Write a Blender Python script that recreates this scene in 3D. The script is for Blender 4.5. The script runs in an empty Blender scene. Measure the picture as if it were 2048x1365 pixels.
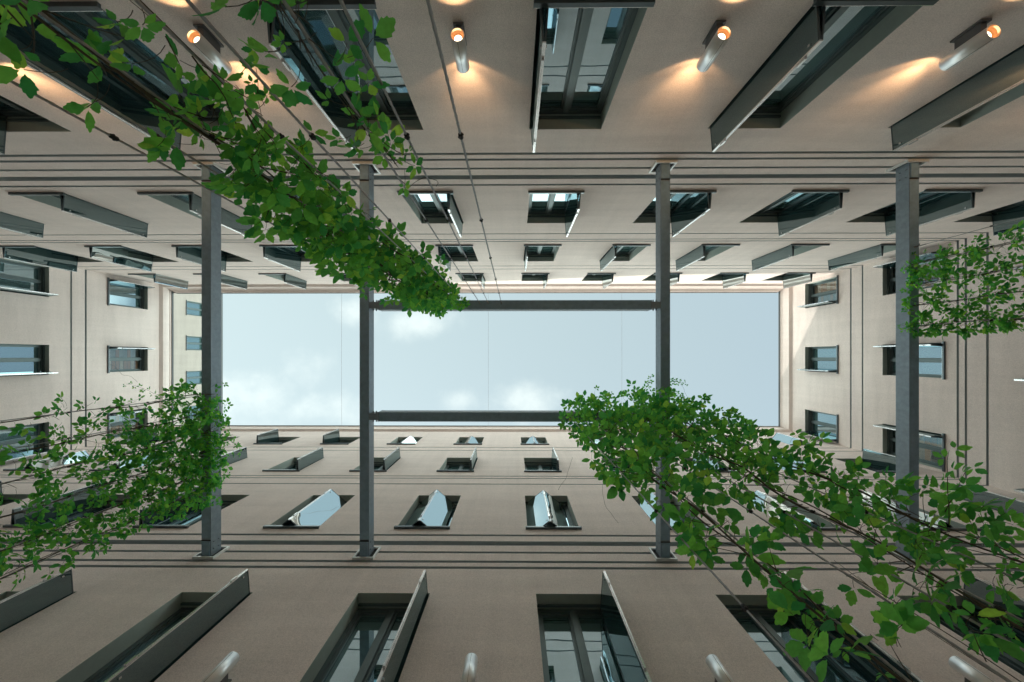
import bpy, bmesh, math, random
from mathutils import Vector, Matrix

# ------------------------------------------------------------------ camera, sky, sun, exposure
S = bpy.context.scene
COL = S.collection
F = 683.0                      # focal length in pixels of the 2048 px wide photograph
R = math.radians

cam_d = bpy.data.cameras.new('camera')
cam = bpy.data.objects.new('camera', cam_d)
COL.objects.link(cam)
cam_d.sensor_width = 36.0
cam_d.lens = 36.0 * F / 2048.0
cam_d.shift_y = 30.5 / 2048.0
cam_d.clip_start = 0.05
cam_d.clip_end = 2000.0
a = math.atan(4.7 / F)         # the lens looks straight up, a hair to the left
fw = Vector((-math.sin(a), 0, math.cos(a)))
rt = Vector((math.cos(a), 0, math.sin(a)))
up = Vector((0, -1, 0))
cam.matrix_world = Matrix(((rt.x, up.x, -fw.x, 0), (rt.y, up.y, -fw.y, 0), (rt.z, up.z, -fw.z, 0), (0, 0, 0, 1)))
S.camera = cam

SUN_DIR = Vector((-0.5, 1.0, 0.58)).normalized()      # towards the sun
SUN_EL = math.asin(SUN_DIR.z)
SUN_AZ = math.atan2(SUN_DIR.x, SUN_DIR.y)

world = bpy.data.worlds.new('World')
S.world = world
world.use_nodes = True
wn = world.node_tree.nodes
wl = world.node_tree.links
wn.clear()
w_out = wn.new('ShaderNodeOutputWorld')
w_bg = wn.new('ShaderNodeBackground')
w_bg.inputs['Strength'].default_value = 0.15
sky = wn.new('ShaderNodeTexSky')
sky.sky_type = 'NISHITA'
sky.sun_disc = False
sky.sun_elevation = SUN_EL
sky.sun_rotation = SUN_AZ
sky.air_density = 1.0
sky.dust_density = 2.0
sky.ozone_density = 1.0
# thin cumulus: noise over the sky direction
tc = wn.new('ShaderNodeTexCoord')
sep = wn.new('ShaderNodeSeparateXYZ')
wl.new(tc.outputs['Generated'], sep.inputs[0])
mz = wn.new('ShaderNodeMath'); mz.operation = 'MAXIMUM'; mz.inputs[1].default_value = 0.08
wl.new(sep.outputs['Z'], mz.inputs[0])
dx = wn.new('ShaderNodeMath'); dx.operation = 'DIVIDE'
dy = wn.new('ShaderNodeMath'); dy.operation = 'DIVIDE'
wl.new(sep.outputs['X'], dx.inputs[0]); wl.new(mz.outputs[0], dx.inputs[1])
wl.new(sep.outputs['Y'], dy.inputs[0]); wl.new(mz.outputs[0], dy.inputs[1])
cmb = wn.new('ShaderNodeCombineXYZ')
wl.new(dx.outputs[0], cmb.inputs[0]); wl.new(dy.outputs[0], cmb.inputs[1])


def wmath(op, x, y=None):
    n = wn.new('ShaderNodeMath')
    n.operation = op
    for i, v in enumerate((x, y)):
        if v is None:
            continue
        if isinstance(v, (int, float)):
            n.inputs[i].default_value = v
        else:
            wl.new(v, n.inputs[i])
    return n.outputs[0]


nz = wn.new('ShaderNodeTexNoise')
nz.inputs['Scale'].default_value = 7.0
nz.inputs['Detail'].default_value = 7.0
nz.inputs['Roughness'].default_value = 0.58
wl.new(cmb.outputs[0], nz.inputs['Vector'])
# where the clouds stand: soft blobs on the cloud plane (x, y, radius x, radius y, amount)
CLOUDS = [(-0.27, -0.10, 0.15, 0.07, 1.0), (-0.80, 0.13, 0.20, 0.12, 0.9), (-0.60, 0.03, 0.10, 0.09, 0.7),
          (0.03, 0.13, 0.13, 0.08, 1.0), (-0.16, 0.14, 0.08, 0.05, 0.8), (-0.46, -0.13, 0.10, 0.06, 0.9),
          (-0.55, 0.16, 0.2, 0.07, 0.8)]
total = None
for (cx, cy, rx, ry, am) in CLOUDS:
    ex = wmath('DIVIDE', wmath('SUBTRACT', dx.outputs[0], cx), rx)
    ey = wmath('DIVIDE', wmath('SUBTRACT', dy.outputs[0], cy), ry)
    d2 = wmath('ADD', wmath('MULTIPLY', ex, ex), wmath('MULTIPLY', ey, ey))
    g = wmath('MULTIPLY', wmath('POWER', 2.718, wmath('MULTIPLY', d2, -1.0)), am)
    total = g if total is None else wmath('MAXIMUM', total, g)
msk = wmath('ADD', wmath('MULTIPLY', total, 0.62), wmath('SUBTRACT', nz.outputs['Fac'], 0.5))
ramp = wn.new('ShaderNodeMapRange')
ramp.interpolation_type = 'SMOOTHSTEP'
ramp.inputs['From Min'].default_value = 0.20
ramp.inputs['From Max'].default_value = 0.92
ramp.inputs['To Max'].default_value = 0.62
wl.new(msk, ramp.inputs['Value'])
mixc = wn.new('ShaderNodeMix'); mixc.data_type = 'RGBA'
SKY_TINT = wn.new('ShaderNodeMix'); SKY_TINT.data_type = 'RGBA'      # thin veil of high haze: the sky pales towards the left
veil = wn.new('ShaderNodeMapRange')
veil.inputs['From Min'].default_value = 0.9
veil.inputs['From Max'].default_value = -1.0
veil.inputs['To Min'].default_value = 0.48
veil.inputs['To Max'].default_value = 0.75
wl.new(dx.outputs[0], veil.inputs['Value'])
wl.new(veil.outputs[0], SKY_TINT.inputs['Factor'])
wl.new(sky.outputs[0], SKY_TINT.inputs['A'])
VEIL = (3.5, 4.3, 4.12, 1)
SKY_TINT.inputs['B'].default_value = VEIL
wl.new(ramp.outputs[0], mixc.inputs['Factor'])
wl.new(SKY_TINT.outputs['Result'], mixc.inputs['A'])
mixc.inputs['B'].default_value = (5.5, 5.9, 5.6, 1)
# outside the strip over the court: unseen bright cloud added to light the walls
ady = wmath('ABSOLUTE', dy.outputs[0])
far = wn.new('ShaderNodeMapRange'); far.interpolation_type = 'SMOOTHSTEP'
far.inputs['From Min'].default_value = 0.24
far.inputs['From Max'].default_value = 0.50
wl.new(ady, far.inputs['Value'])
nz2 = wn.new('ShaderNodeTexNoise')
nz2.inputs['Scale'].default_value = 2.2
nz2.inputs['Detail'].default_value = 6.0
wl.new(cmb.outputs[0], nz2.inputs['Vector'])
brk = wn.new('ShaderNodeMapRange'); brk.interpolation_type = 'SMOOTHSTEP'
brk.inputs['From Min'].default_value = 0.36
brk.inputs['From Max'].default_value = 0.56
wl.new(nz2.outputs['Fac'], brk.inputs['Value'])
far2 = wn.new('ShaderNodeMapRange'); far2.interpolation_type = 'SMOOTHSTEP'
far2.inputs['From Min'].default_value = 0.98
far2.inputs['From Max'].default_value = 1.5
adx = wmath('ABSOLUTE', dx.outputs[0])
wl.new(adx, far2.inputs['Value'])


def sstep(v_, lo, hi):
    n = wn.new('ShaderNodeMapRange'); n.interpolation_type = 'SMOOTHSTEP'
    n.inputs['From Min'].default_value = lo
    n.inputs['From Max'].default_value = hi
    wl.new(v_, n.inputs['Value'])
    return n.outputs[0]


# gaps cut in the added cloud so shutters and end panes reflect blue
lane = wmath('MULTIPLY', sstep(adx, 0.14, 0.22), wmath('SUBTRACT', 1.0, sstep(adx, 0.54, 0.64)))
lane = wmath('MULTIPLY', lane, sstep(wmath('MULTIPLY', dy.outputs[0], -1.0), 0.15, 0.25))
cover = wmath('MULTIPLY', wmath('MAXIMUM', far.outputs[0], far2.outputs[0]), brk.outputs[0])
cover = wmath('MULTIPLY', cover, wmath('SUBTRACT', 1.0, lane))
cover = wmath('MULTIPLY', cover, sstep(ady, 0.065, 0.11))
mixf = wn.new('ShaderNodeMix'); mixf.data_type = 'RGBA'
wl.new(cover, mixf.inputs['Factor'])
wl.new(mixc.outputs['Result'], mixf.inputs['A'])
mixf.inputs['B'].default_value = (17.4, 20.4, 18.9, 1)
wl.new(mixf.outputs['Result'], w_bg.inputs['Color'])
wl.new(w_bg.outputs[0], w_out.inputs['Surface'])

sun_d = bpy.data.lights.new('sun', 'SUN')
sun_d.energy = 2.0
sun_d.angle = R(0.5)
sun_d.color = (1.0, 0.93, 0.82)
sun = bpy.data.objects.new('sun', sun_d)
COL.objects.link(sun)
sun.rotation_euler = (-SUN_DIR).to_track_quat('-Z', 'Y').to_euler()
sun.location = (0, 0, 40)

S.view_settings.view_transform = 'Standard'
S.view_settings.look = 'None'
S.view_settings.exposure = 0.65
S.view_settings.gamma = 1.0
S.view_settings.use_curve_mapping = False
S.cycles.use_denoising = True
S.cycles.max_bounces = 16
S.cycles.diffuse_bounces = 14
S.cycles.glossy_bounces = 5
S.cycles.transparent_max_bounces = 16
S.cycles.caustics_reflective = False
S.cycles.caustics_refractive = False
S.cycles.sample_clamp_indirect = 4.0

rnd = random.Random(11)


# ------------------------------------------------------------------ materials
def mat(name, base, rough=0.6, metal=0.0, var=0.0, scale=8.0, bump=0.0, bscale=200.0, ior=1.5, spec=0.5, bdist=0.004):
    m = bpy.data.materials.new(name)
    m.use_nodes = True
    nt = m.node_tree
    p = nt.nodes['Principled BSDF']
    p.inputs['Base Color'].default_value = (*base, 1)
    p.inputs['Roughness'].default_value = rough
    p.inputs['Metallic'].default_value = metal
    p.inputs['IOR'].default_value = ior
    p.inputs['Specular IOR Level'].default_value = spec
    geo = nt.nodes.new('ShaderNodeNewGeometry')
    if var > 0:
        n = nt.nodes.new('ShaderNodeTexNoise')
        n.inputs['Scale'].default_value = scale
        n.inputs['Detail'].default_value = 6
        n.inputs['Roughness'].default_value = 0.65
        nt.links.new(geo.outputs['Position'], n.inputs['Vector'])
        mx = nt.nodes.new('ShaderNodeMix')
        mx.data_type = 'RGBA'
        mx.inputs['A'].default_value = (*[c * (1 - var) for c in base], 1)
        mx.inputs['B'].default_value = (*[min(1, c * (1 + var)) for c in base], 1)
        nt.links.new(n.outputs['Fac'], mx.inputs['Factor'])
        nt.links.new(mx.outputs['Result'], p.inputs['Base Color'])
    if bump > 0:
        n2 = nt.nodes.new('ShaderNodeTexNoise')
        n2.inputs['Scale'].default_value = bscale
        n2.inputs['Detail'].default_value = 3
        nt.links.new(geo.outputs['Position'], n2.inputs['Vector'])
        b = nt.nodes.new('ShaderNodeBump')
        b.inputs['Strength'].default_value = bump
        b.inputs['Distance'].default_value = bdist
        nt.links.new(n2.outputs['Fac'], b.inputs['Height'])
        nt.links.new(b.outputs['Normal'], p.inputs['Normal'])
    return m


def plaster(name, base):
    """mineral render: grain, trowel waves along the wall, faint rain streaks under the eaves"""
    m = bpy.data.materials.new(name)
    m.use_nodes = True
    nt = m.node_tree
    N, L = nt.nodes, nt.links
    p = N['Principled BSDF']
    p.inputs['Roughness'].default_value = 0.9
    p.inputs['Specular IOR Level'].default_value = 0.2
    geo = N.new('ShaderNodeNewGeometry')

    def noise(scale, vec=None, detail=4):
        n = N.new('ShaderNodeTexNoise')
        n.inputs['Scale'].default_value = scale
        n.inputs['Detail'].default_value = detail
        n.inputs['Roughness'].default_value = 0.6
        L.new(vec if vec else geo.outputs['Position'], n.inputs['Vector'])
        return n.outputs['Fac']
    mp = N.new('ShaderNodeMapping')
    mp.inputs['Scale'].default_value = (0.35, 0.35, 2.6)
    L.new(geo.outputs['Position'], mp.inputs['Vector'])
    mp2 = N.new('ShaderNodeMapping')
    mp2.inputs['Scale'].default_value = (5.0, 5.0, 0.22)
    L.new(geo.outputs['Position'], mp2.inputs['Vector'])

    def mm(op, x, y):
        n = N.new('ShaderNodeMath'); n.operation = op
        for i, v in enumerate((x, y)):
            if isinstance(v, (int, float)):
                n.inputs[i].default_value = v
            else:
                L.new(v, n.inputs[i])
        return n.outputs[0]
    v = mm('MULTIPLY', mm('SUBTRACT', noise(1.5, mp.outputs[0], 6), 0.5), 0.30)
    v = mm('ADD', v, mm('MULTIPLY', mm('SUBTRACT', noise(1.0, mp2.outputs[0], 5), 0.5), 0.17))
    v = mm('ADD', v, mm('MULTIPLY', mm('SUBTRACT', noise(95.0, None, 2), 0.5), 0.75))
    v = mm('ADD', v, mm('MULTIPLY', mm('SUBTRACT', noise(22.0, None, 3), 0.5), 0.16))
    v = mm('ADD', v, 1.0)
    vm = N.new('ShaderNodeVectorMath'); vm.operation = 'SCALE'
    vm.inputs[0].default_value = base
    L.new(v, vm.inputs['Scale'])
    L.new(vm.outputs[0], p.inputs['Base Color'])
    b = N.new('ShaderNodeBump')
    b.inputs['Strength'].default_value = 0.35
    b.inputs['Distance'].default_value = 0.006
    L.new(mm('ADD', noise(150.0, None, 3), mm('MULTIPLY', noise(2.2, mp.outputs[0], 4), 2.0)), b.inputs['Height'])
    L.new(b.outputs['Normal'], p.inputs['Normal'])
    return m


def glass_panel(name, tint, r0, rough=0.02, wave=0.02, keep=1.0, deep=(0.012, 0.026, 0.028), refl_tint=(0.78, 0.94, 0.98)):
    """mirror-coated tinted pane: Fresnel mix of a tinted see-through and a clear reflection"""
    m = bpy.data.materials.new(name)
    m.use_nodes = True
    nt = m.node_tree
    N, L = nt.nodes, nt.links
    N.remove(N['Principled BSDF'])
    out = N['Material Output']
    geo = N.new('ShaderNodeNewGeometry')
    n = N.new('ShaderNodeTexNoise')
    n.inputs['Scale'].default_value = 2.2
    n.inputs['Detail'].default_value = 1
    L.new(geo.outputs['Position'], n.inputs['Vector'])
    b = N.new('ShaderNodeBump')
    b.inputs['Strength'].default_value = wave
    b.inputs['Distance'].default_value = 0.05
    L.new(n.outputs['Fac'], b.inputs['Height'])
    # Schlick reflectance from the base value r0, the same on both faces
    dt = N.new('ShaderNodeVectorMath'); dt.operation = 'DOT_PRODUCT'
    L.new(geo.outputs['Incoming'], dt.inputs[0]); L.new(b.outputs['Normal'], dt.inputs[1])

    def fm_(op, x, y=0.0):
        q = N.new('ShaderNodeMath'); q.operation = op
        for i, v_ in enumerate((x, y)):
            if isinstance(v_, (int, float)):
                q.inputs[i].default_value = v_
            else:
                L.new(v_, q.inputs[i])
        return q.outputs[0]
    sch = fm_('POWER', fm_('SUBTRACT', 1.0, fm_('ABSOLUTE', dt.outputs['Value'])), 5.0)
    refl = fm_('ADD', fm_('MULTIPLY', sch, 1.0 - r0), r0)
    tr = N.new('ShaderNodeBsdfTransparent')
    tr.inputs['Color'].default_value = (*tint, 1)
    df = N.new('ShaderNodeBsdfDiffuse')
    df.inputs['Color'].default_value = (*deep, 1)
    mx0 = N.new('ShaderNodeMixShader')
    mx0.inputs['Fac'].default_value = keep
    L.new(tr.outputs[0], mx0.inputs[1])
    L.new(df.outputs[0], mx0.inputs[2])
    gl = N.new('ShaderNodeBsdfGlossy')
    gl.inputs['Color'].default_value = (*refl_tint, 1)
    gl.inputs['Roughness'].default_value = rough
    L.new(b.outputs['Normal'], gl.inputs['Normal'])
    mx = N.new('ShaderNodeMixShader')
    L.new(refl, mx.inputs['Fac'])
    L.new(mx0.outputs[0], mx.inputs[1])
    L.new(gl.outputs[0], mx.inputs[2])
    L.new(mx.outputs[0], out.inputs['Surface'])
    return m


def emit(name, color, strength):
    m = bpy.data.materials.new(name)
    m.use_nodes = True
    p = m.node_tree.nodes['Principled BSDF']
    p.inputs['Base Color'].default_value = (*color, 1)
    p.inputs['Emission Color'].default_value = (*color, 1)
    p.inputs['Emission Strength'].default_value = strength
    return m


def leaf_mat(name, lo, hi, yellow):
    m = bpy.data.materials.new(name)
    m.use_nodes = True
    nt = m.node_tree
    N, L = nt.nodes, nt.links
    p = N['Principled BSDF']
    out = N['Material Output']
    geo = N.new('ShaderNodeNewGeometry')
    cr = N.new('ShaderNodeValToRGB')
    cr.color_ramp.elements[0].position = 0.0
    cr.color_ramp.elements[0].color = (*lo, 1)
    cr.color_ramp.elements[1].position = 0.90
    cr.color_ramp.elements[1].color = (*hi, 1)
    e = cr.color_ramp.elements.new(1.0)
    e.color = (*yellow, 1)
    L.new(geo.outputs['Random Per Island'], cr.inputs['Fac'])
    n = N.new('ShaderNodeTexNoise')
    n.inputs['Scale'].default_value = 60
    L.new(geo.outputs['Position'], n.inputs['Vector'])
    mr = N.new('ShaderNodeMapRange')
    mr.inputs['To Min'].default_value = 0.75
    mr.inputs['To Max'].default_value = 1.25
    L.new(n.outputs['Fac'], mr.inputs['Value'])
    vm = N.new('ShaderNodeVectorMath'); vm.operation = 'SCALE'
    L.new(cr.outputs[0], vm.inputs[0])
    L.new(mr.outputs[0], vm.inputs['Scale'])
    L.new(vm.outputs[0], p.inputs['Base Color'])
    p.inputs['Roughness'].default_value = 0.5
    p.inputs['Specular IOR Level'].default_value = 0.3
    tl = N.new('ShaderNodeBsdfTranslucent')
    vm2 = N.new('ShaderNodeVectorMath'); vm2.operation = 'MULTIPLY'
    L.new(vm.outputs[0], vm2.inputs[0])
    vm2.inputs[1].default_value = (1.6, 1.95, 1.0)
    L.new(vm2.outputs[0], tl.inputs['Color'])
    mx = N.new('ShaderNodeMixShader')
    mx.inputs['Fac'].default_value = 0.6
    L.new(p.outputs[0], mx.inputs[1])
    L.new(tl.outputs[0], mx.inputs[2])
    L.new(mx.outputs[0], out.inputs['Surface'])
    return m


M = {
    'plaster': plaster('plaster', (0.783, 0.70, 0.658)),
    'plaster_far': plaster('plaster_far', (0.40, 0.37, 0.335)),
    'joint': mat('joint_shade', (0.40, 0.44, 0.45), 0.8, var=0.15),  # grooves coloured darker than the plaster to deepen their shade
    'reveal': mat('reveal_render', (0.46, 0.54, 0.50), 0.85, var=0.12, scale=12, bump=0.3, bscale=150),
    'frame': mat('window_frame', (0.12, 0.165, 0.17), 0.4, 0.3, var=0.15),
    'sill': mat('sill_metal', (0.10, 0.125, 0.135), 0.38, 0.6, var=0.2),
    'edge': mat('bright_edge', (0.78, 0.79, 0.80), 0.25, 0.9),
    'pin': mat('stainless', (0.7, 0.7, 0.7), 0.25, 1.0),
    'pane': glass_panel('window_glass', (0.3, 0.38, 0.37), 0.40, 0.004, 0.012, keep=0.85, deep=(0.07, 0.155, 0.155), refl_tint=(0.70, 0.89, 1.0)),
    'pane_clear': glass_panel('clear_window_glass', (0.85, 0.85, 0.82), 0.16, 0.004, 0.012, keep=0.05),
    'panel': glass_panel('shutter_glass', (0.20, 0.29, 0.29), 0.24, 0.012, 0.03, keep=0.5, deep=(0.03, 0.07, 0.075), refl_tint=(0.76, 0.94, 0.98)),
    'panel_bright': glass_panel('shutter_glass_bright', (0.20, 0.29, 0.29), 0.72, 0.008, 0.05, keep=0.6),  # same shutter glass, bright reflections put in by raised reflectance
    'steel': mat('painted_steel', (0.27, 0.335, 0.385), 0.45, 0.35, var=0.35, scale=14, bump=0.2, bscale=60),
    'steel_soffit': mat('steel_underside_tint', (0.27, 0.40, 0.50), 0.6, 0.15, var=0.35, scale=10, bump=0.2, bscale=60),  # beam underside tinted bluer to counter the warm bounced light
    'plate': mat('galvanised_plate', (0.80, 0.82, 0.81), 0.35, 0.25, var=0.15, scale=30),
    'dark': mat('dark_gap_shade', (0.02, 0.02, 0.022), 0.7),
    'lamp_body': mat('brushed_aluminium', (0.90, 0.91, 0.91), 0.42, 0.7, var=0.08, scale=40),
    'lamp_in': mat('lamp_inside', (0.75, 0.55, 0.35), 0.3, 0.8),
    'lamp_bracket': mat('lamp_bracket', (0.16, 0.16, 0.165), 0.5, 0.4),
    'bulb': emit('bulb_glow', (1.0, 0.80, 0.55), 3.0),
    'bulb_ring': emit('bulb_reflector_glow', (0.8, 0.35, 0.12), 0.22),  # weak emission stands in for bulb light on the reflector
    'bulb_off': mat('bulb_off', (0.5, 0.5, 0.48), 0.2),
    'wire': mat('wire_rope', (0.36, 0.36, 0.37), 0.45, 0.75, var=0.2, scale=60),
    'clamp': mat('rope_clamp', (0.03, 0.032, 0.035), 0.5, 0.4),
    'bark': mat('vine_bark', (0.085, 0.07, 0.048), 0.85, var=0.4, scale=60),
    'leaf': leaf_mat('vine_leaf', (0.045, 0.235, 0.105), (0.19, 0.44, 0.11), (0.36, 0.52, 0.12)),
    'ground': mat('courtyard_paving', (0.50, 0.48, 0.45), 0.85, var=0.2, scale=3),
    'roof': mat('roof_sheet', (0.18, 0.10, 0.08), 0.8, var=0.2),
    'gutter': mat('gutter_metal', (0.11, 0.12, 0.125), 0.5, 0.3),
    'blind': mat('window_blind', (0.62, 0.33, 0.19), 0.8, var=0.1),
    'blind_pale': mat('window_blind_pale', (0.8, 0.66, 0.52), 0.8, var=0.1),
    'netwire': mat('netting_wire', (0.35, 0.36, 0.37), 0.5, 0.3),
}


# ------------------------------------------------------------------ mesh builder
class MB:
    def __init__(self):
        self.v, self.f, self.mi = [], [], []

    def quad(self, a, b, c, d, mi=0):
        n = len(self.v)
        self.v += [tuple(a), tuple(b), tuple(c), tuple(d)]
        self.f.append((n, n + 1, n + 2, n + 3))
        self.mi.append(mi)

    def box(self, x0, x1, y0, y1, z0, z1, mi=0, T=None):
        P = [Vector((x, y, z)) for z in (z0, z1) for y in (y0, y1) for x in (x0, x1)]
        if T:
            P = [T @ p for p in P]
        n = len(self.v)
        self.v += [tuple(p) for p in P]
        for f in ((0, 2, 3, 1), (4, 5, 7, 6), (0, 1, 5, 4), (2, 6, 7, 3), (0, 4, 6, 2), (1, 3, 7, 5)):
            self.f.append(tuple(n + i for i in f))
            self.mi.append(mi)

    def ring_tube(self, pts, rad, n=8, mi=0, cap=True):
        pts = [Vector(p) for p in pts]
        rads = rad if isinstance(rad, (list, tuple)) else [rad] * len(pts)
        base = len(self.v)
        ref = None
        for i, p in enumerate(pts):
            t = (pts[min(i + 1, len(pts) - 1)] - pts[max(i - 1, 0)]).normalized()
            if ref is None:
                ref = Vector((1, 0, 0)) if abs(t.x) < 0.8 else Vector((0, 1, 0))
            x = (ref - t * ref.dot(t)).normalized()
            ref = x
            y = t.cross(x)
            for k in range(n):
                an = 2 * math.pi * k / n
                self.v.append(tuple(p + (x * math.cos(an) + y * math.sin(an)) * rads[i]))
        for i in range(len(pts) - 1):
            for k in range(n):
                a0 = base + i * n + k
                a1 = base + i * n + (k + 1) % n
                self.f.append((a0, a1, a1 + n, a0 + n))
                self.mi.append(mi)
        if cap:
            self.f.append(tuple(base + k for k in reversed(range(n))))
            self.f.append(tuple(base + (len(pts) - 1) * n + k for k in range(n)))
            self.mi += [mi, mi]

    def disc(self, c, r, z_up=True, n=20, mi=0):
        base = len(self.v)
        for k in range(n):
            an = 2 * math.pi * k / n
            self.v.append((c[0] + r * math.cos(an), c[1] + r * math.sin(an), c[2]))
        self.f.append(tuple(base + k for k in range(n)))
        self.mi.append(mi)

    def mesh(self, name, mats, smooth=False):
        me = bpy.data.meshes.new(name)
        me.from_pydata(self.v, [], self.f)
        for m in (mats if isinstance(mats, (list, tuple)) else [mats]):
            me.materials.append(m)
        me.polygons.foreach_set('material_index', self.mi)
        if smooth:
            me.polygons.foreach_set('use_smooth', [True] * len(self.f))
        me.update()
        return me

    def build(self, name, mats, parent=None, smooth=False, loc=None, rz=0.0):
        return put(name, self.mesh(name, mats, smooth), parent, loc, rz)


def put(name, me, parent=None, loc=None, rz=0.0):
    o = bpy.data.objects.new(name, me)
    COL.objects.link(o)
    if parent:
        o.parent = parent
    if loc is not None:
        o.location = loc
    o.rotation_euler = (0, 0, rz)
    return o


def tag(o, label=None, cat=None, group=None, kind=None):
    for k, v in (('label', label), ('category', cat), ('group', group), ('kind', kind)):
        if v:
            o[k] = v
    return o


def empty(name, loc=(0, 0, 0), rz=0.0):
    o = bpy.data.objects.new(name, None)
    COL.objects.link(o)
    o.location = loc
    o.rotation_euler = (0, 0, rz)
    o.empty_display_size = 0.3
    return o


# ------------------------------------------------------------------ setting (the eye is at height 0, the paving 1.35 m below)
GZ = -1.35
DT, DB, DL, DR = 3.22, 3.365, 15.95, 12.33     # distance from the eye to the four courtyard walls
ZE = 15.75                                     # eaves

g = MB()
g.quad((-600, -600, GZ), (600, -600, GZ), (600, 600, GZ), (-600, 600, GZ))
tag(g.build('ground', M['ground']), kind='structure')

REV = 0.29                                     # depth of the window reveals
HW = 0.51                                      # half width of a window


def wall_mesh(u0, u1, z0, z1, rows, grooves):
    """local x along the wall, y towards the courtyard, z up; mats: plaster, joint, reveal"""
    mb = MB()
    ev = []
    for (zs, zh, cs) in rows:
        ev.append((zs, zh, 'w', cs, 0))
    for (zc, hh, dep) in grooves:
        ev.append((zc - hh / 2, zc + hh / 2, 'g', None, dep))
    ev.sort(key=lambda e: e[0])

    def strip(a, b, ua=u0, ub=u1):
        if b - a < 1e-5 or ub - ua < 1e-5:
            return
        mb.quad((ua, 0, a), (ub, 0, a), (ub, 0, b), (ua, 0, b), 0)
    z = z0
    for (a, b, kind, cs, dep) in ev:
        strip(z, a)
        if kind == 'g':
            x0, x1 = u0 - 0.06, u1 + 0.06
            mb.quad((x0, -dep, a), (x1, -dep, a), (x1, -dep, b), (x0, -dep, b), 1)
            mb.quad((x0, 0, a), (x1, 0, a), (x1, -dep, a), (x0, -dep, a), 1)
            mb.quad((x0, 0, b), (x1, 0, b), (x1, -dep, b), (x0, -dep, b), 1)
        else:
            u = u0
            for c in sorted(cs):
                l, r = c - HW, c + HW
                strip(a, b, u, l)
                D = -REV - 0.03
                mb.quad((l, 0, a), (l, D, a), (l, D, b), (l, 0, b), 2)
                mb.quad((r, 0, a), (r, D, a), (r, D, b), (r, 0, b), 2)
                mb.quad((l, 0, b), (r, 0, b), (r, D, b), (l, D, b), 2)
                mb.quad((l, 0, a), (r, 0, a), (r, D, a), (l, D, a), 2)
                mb.quad((l, D, a), (r, D, a), (r, D, b), (l, D, b), 1)
                u = r
            strip(a, b, u, u1)
        z = b
    strip(z, z1)
    return mb


_cache = {}


def window_meshes(h):
    key = round(h, 3)
    if key in _cache:
        return _cache[key]
    f = MB()
    w = HW - 0.002
    y0, y1 = -0.30, -0.215
    fr = 0.055
    f.box(-w, -w + fr, y0, y1, 0.002, h - 0.002)
    f.box(w - fr, w, y0, y1, 0.002, h - 0.002)
    f.box(-w + fr, w - fr, y0, y1, h - 0.002 - fr, h - 0.002)
    f.box(-w + fr, w - fr, y0, y1, 0.002, 0.002 + fr)
    f.box(-0.04, 0.04, y0, y1 + 0.012, 0.002 + fr, h - 0.002 - fr)
    # sash frames, a step back, and the shutter guide rail under the head
    for s in (-1, 1):
        xa, xb = (0.04, w - fr) if s > 0 else (-w + fr, -0.04)
        f.box(xa, xa + 0.03, y0, y1 - 0.02, 0.06, h - 0.06)
        f.box(xb - 0.03, xb, y0, y1 - 0.02, 0.06, h - 0.06)
        f.box(xa + 0.03, xb - 0.03, y0, y1 - 0.02, h - 0.09, h - 0.057)
        f.box(xa + 0.03, xb - 0.03, y0, y1 - 0.02, 0.057, 0.09)
    f.box(-w + 0.01, w - 0.01, -0.17, -0.14, h - 0.03, h - 0.003)
    fm = f.mesh('window', M['frame'])
    p = MB()
    for s in (-1, 1):
        xa, xb = (0.07, w - fr - 0.03) if s > 0 else (-w + fr + 0.03, -0.07)
        tl = s * 0.004
        p.box(xa, xb, -0.279, -0.267, 0.09, h - 0.09)
    pm = p.mesh('pane', M['pane'])
    s_ = MB()
    s_.box(-HW - 0.035, HW + 0.035, -0.21, 0.045, -0.028, 0.0018)
    s_.box(-HW - 0.035, HW + 0.035, 0.033, 0.045, 0.0018, 0.014, 0)
    s_.box(-HW - 0.035, HW + 0.035, 0.0335, 0.0445, 0.0145, 0.019, 1)
    sm = s_.mesh('sill', [M['sill'], M['edge']])
    _cache[key] = (fm, pm, sm)
    return _cache[key]


PW = 0.55


def panel_mesh(p0, p1, h, flip, mirror=False):
    """one leaf of the folding shutter between two plan points (local x, y)"""
    mb = MB()
    d = Vector((p1[0] - p0[0], p1[1] - p0[1], 0))
    L_ = d.length
    d.normalize()
    nrm = Vector((-d.y, d.x, 0)) * (1 if flip else -1)
    T = Matrix(((d.x, nrm.x, 0, p0[0]), (d.y, nrm.y, 0, p0[1]), (0, 0, 1, 0), (0, 0, 0, 1)))
    za, zb = 0.035, h - 0.02
    t = 0.006
    mb.box(0.012, L_ - 0.012, -t, t, za + 0.012, zb - 0.012, 0, T)
    mb.box(L_ - 0.012, L_, -t - 0.003, t + 0.003, za, zb, 1, T)                 # bright outer edge
    mb.box(0.0, 0.012, -t - 0.003, t + 0.003, za, zb, 2, T)
    mb.box(0.012, L_ - 0.012, -t - 0.003, t + 0.003, za, za + 0.012, 2, T)
    mb.box(0.012, L_ - 0.012, -t - 0.003, t + 0.003, zb - 0.012, zb, 2, T)
    for x in (0.06, L_ - 0.05):
        for z in (za + 0.10, zb - 0.10):
            mb.box(x - 0.011, x + 0.011, -t - 0.012, t + 0.012, z - 0.011, z + 0.011, 3, T)
    return mb.mesh('shutter_panel', [M['panel_bright' if mirror else 'panel'], M['edge'], M['sill'], M['pin']])


_pc = {}


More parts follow.
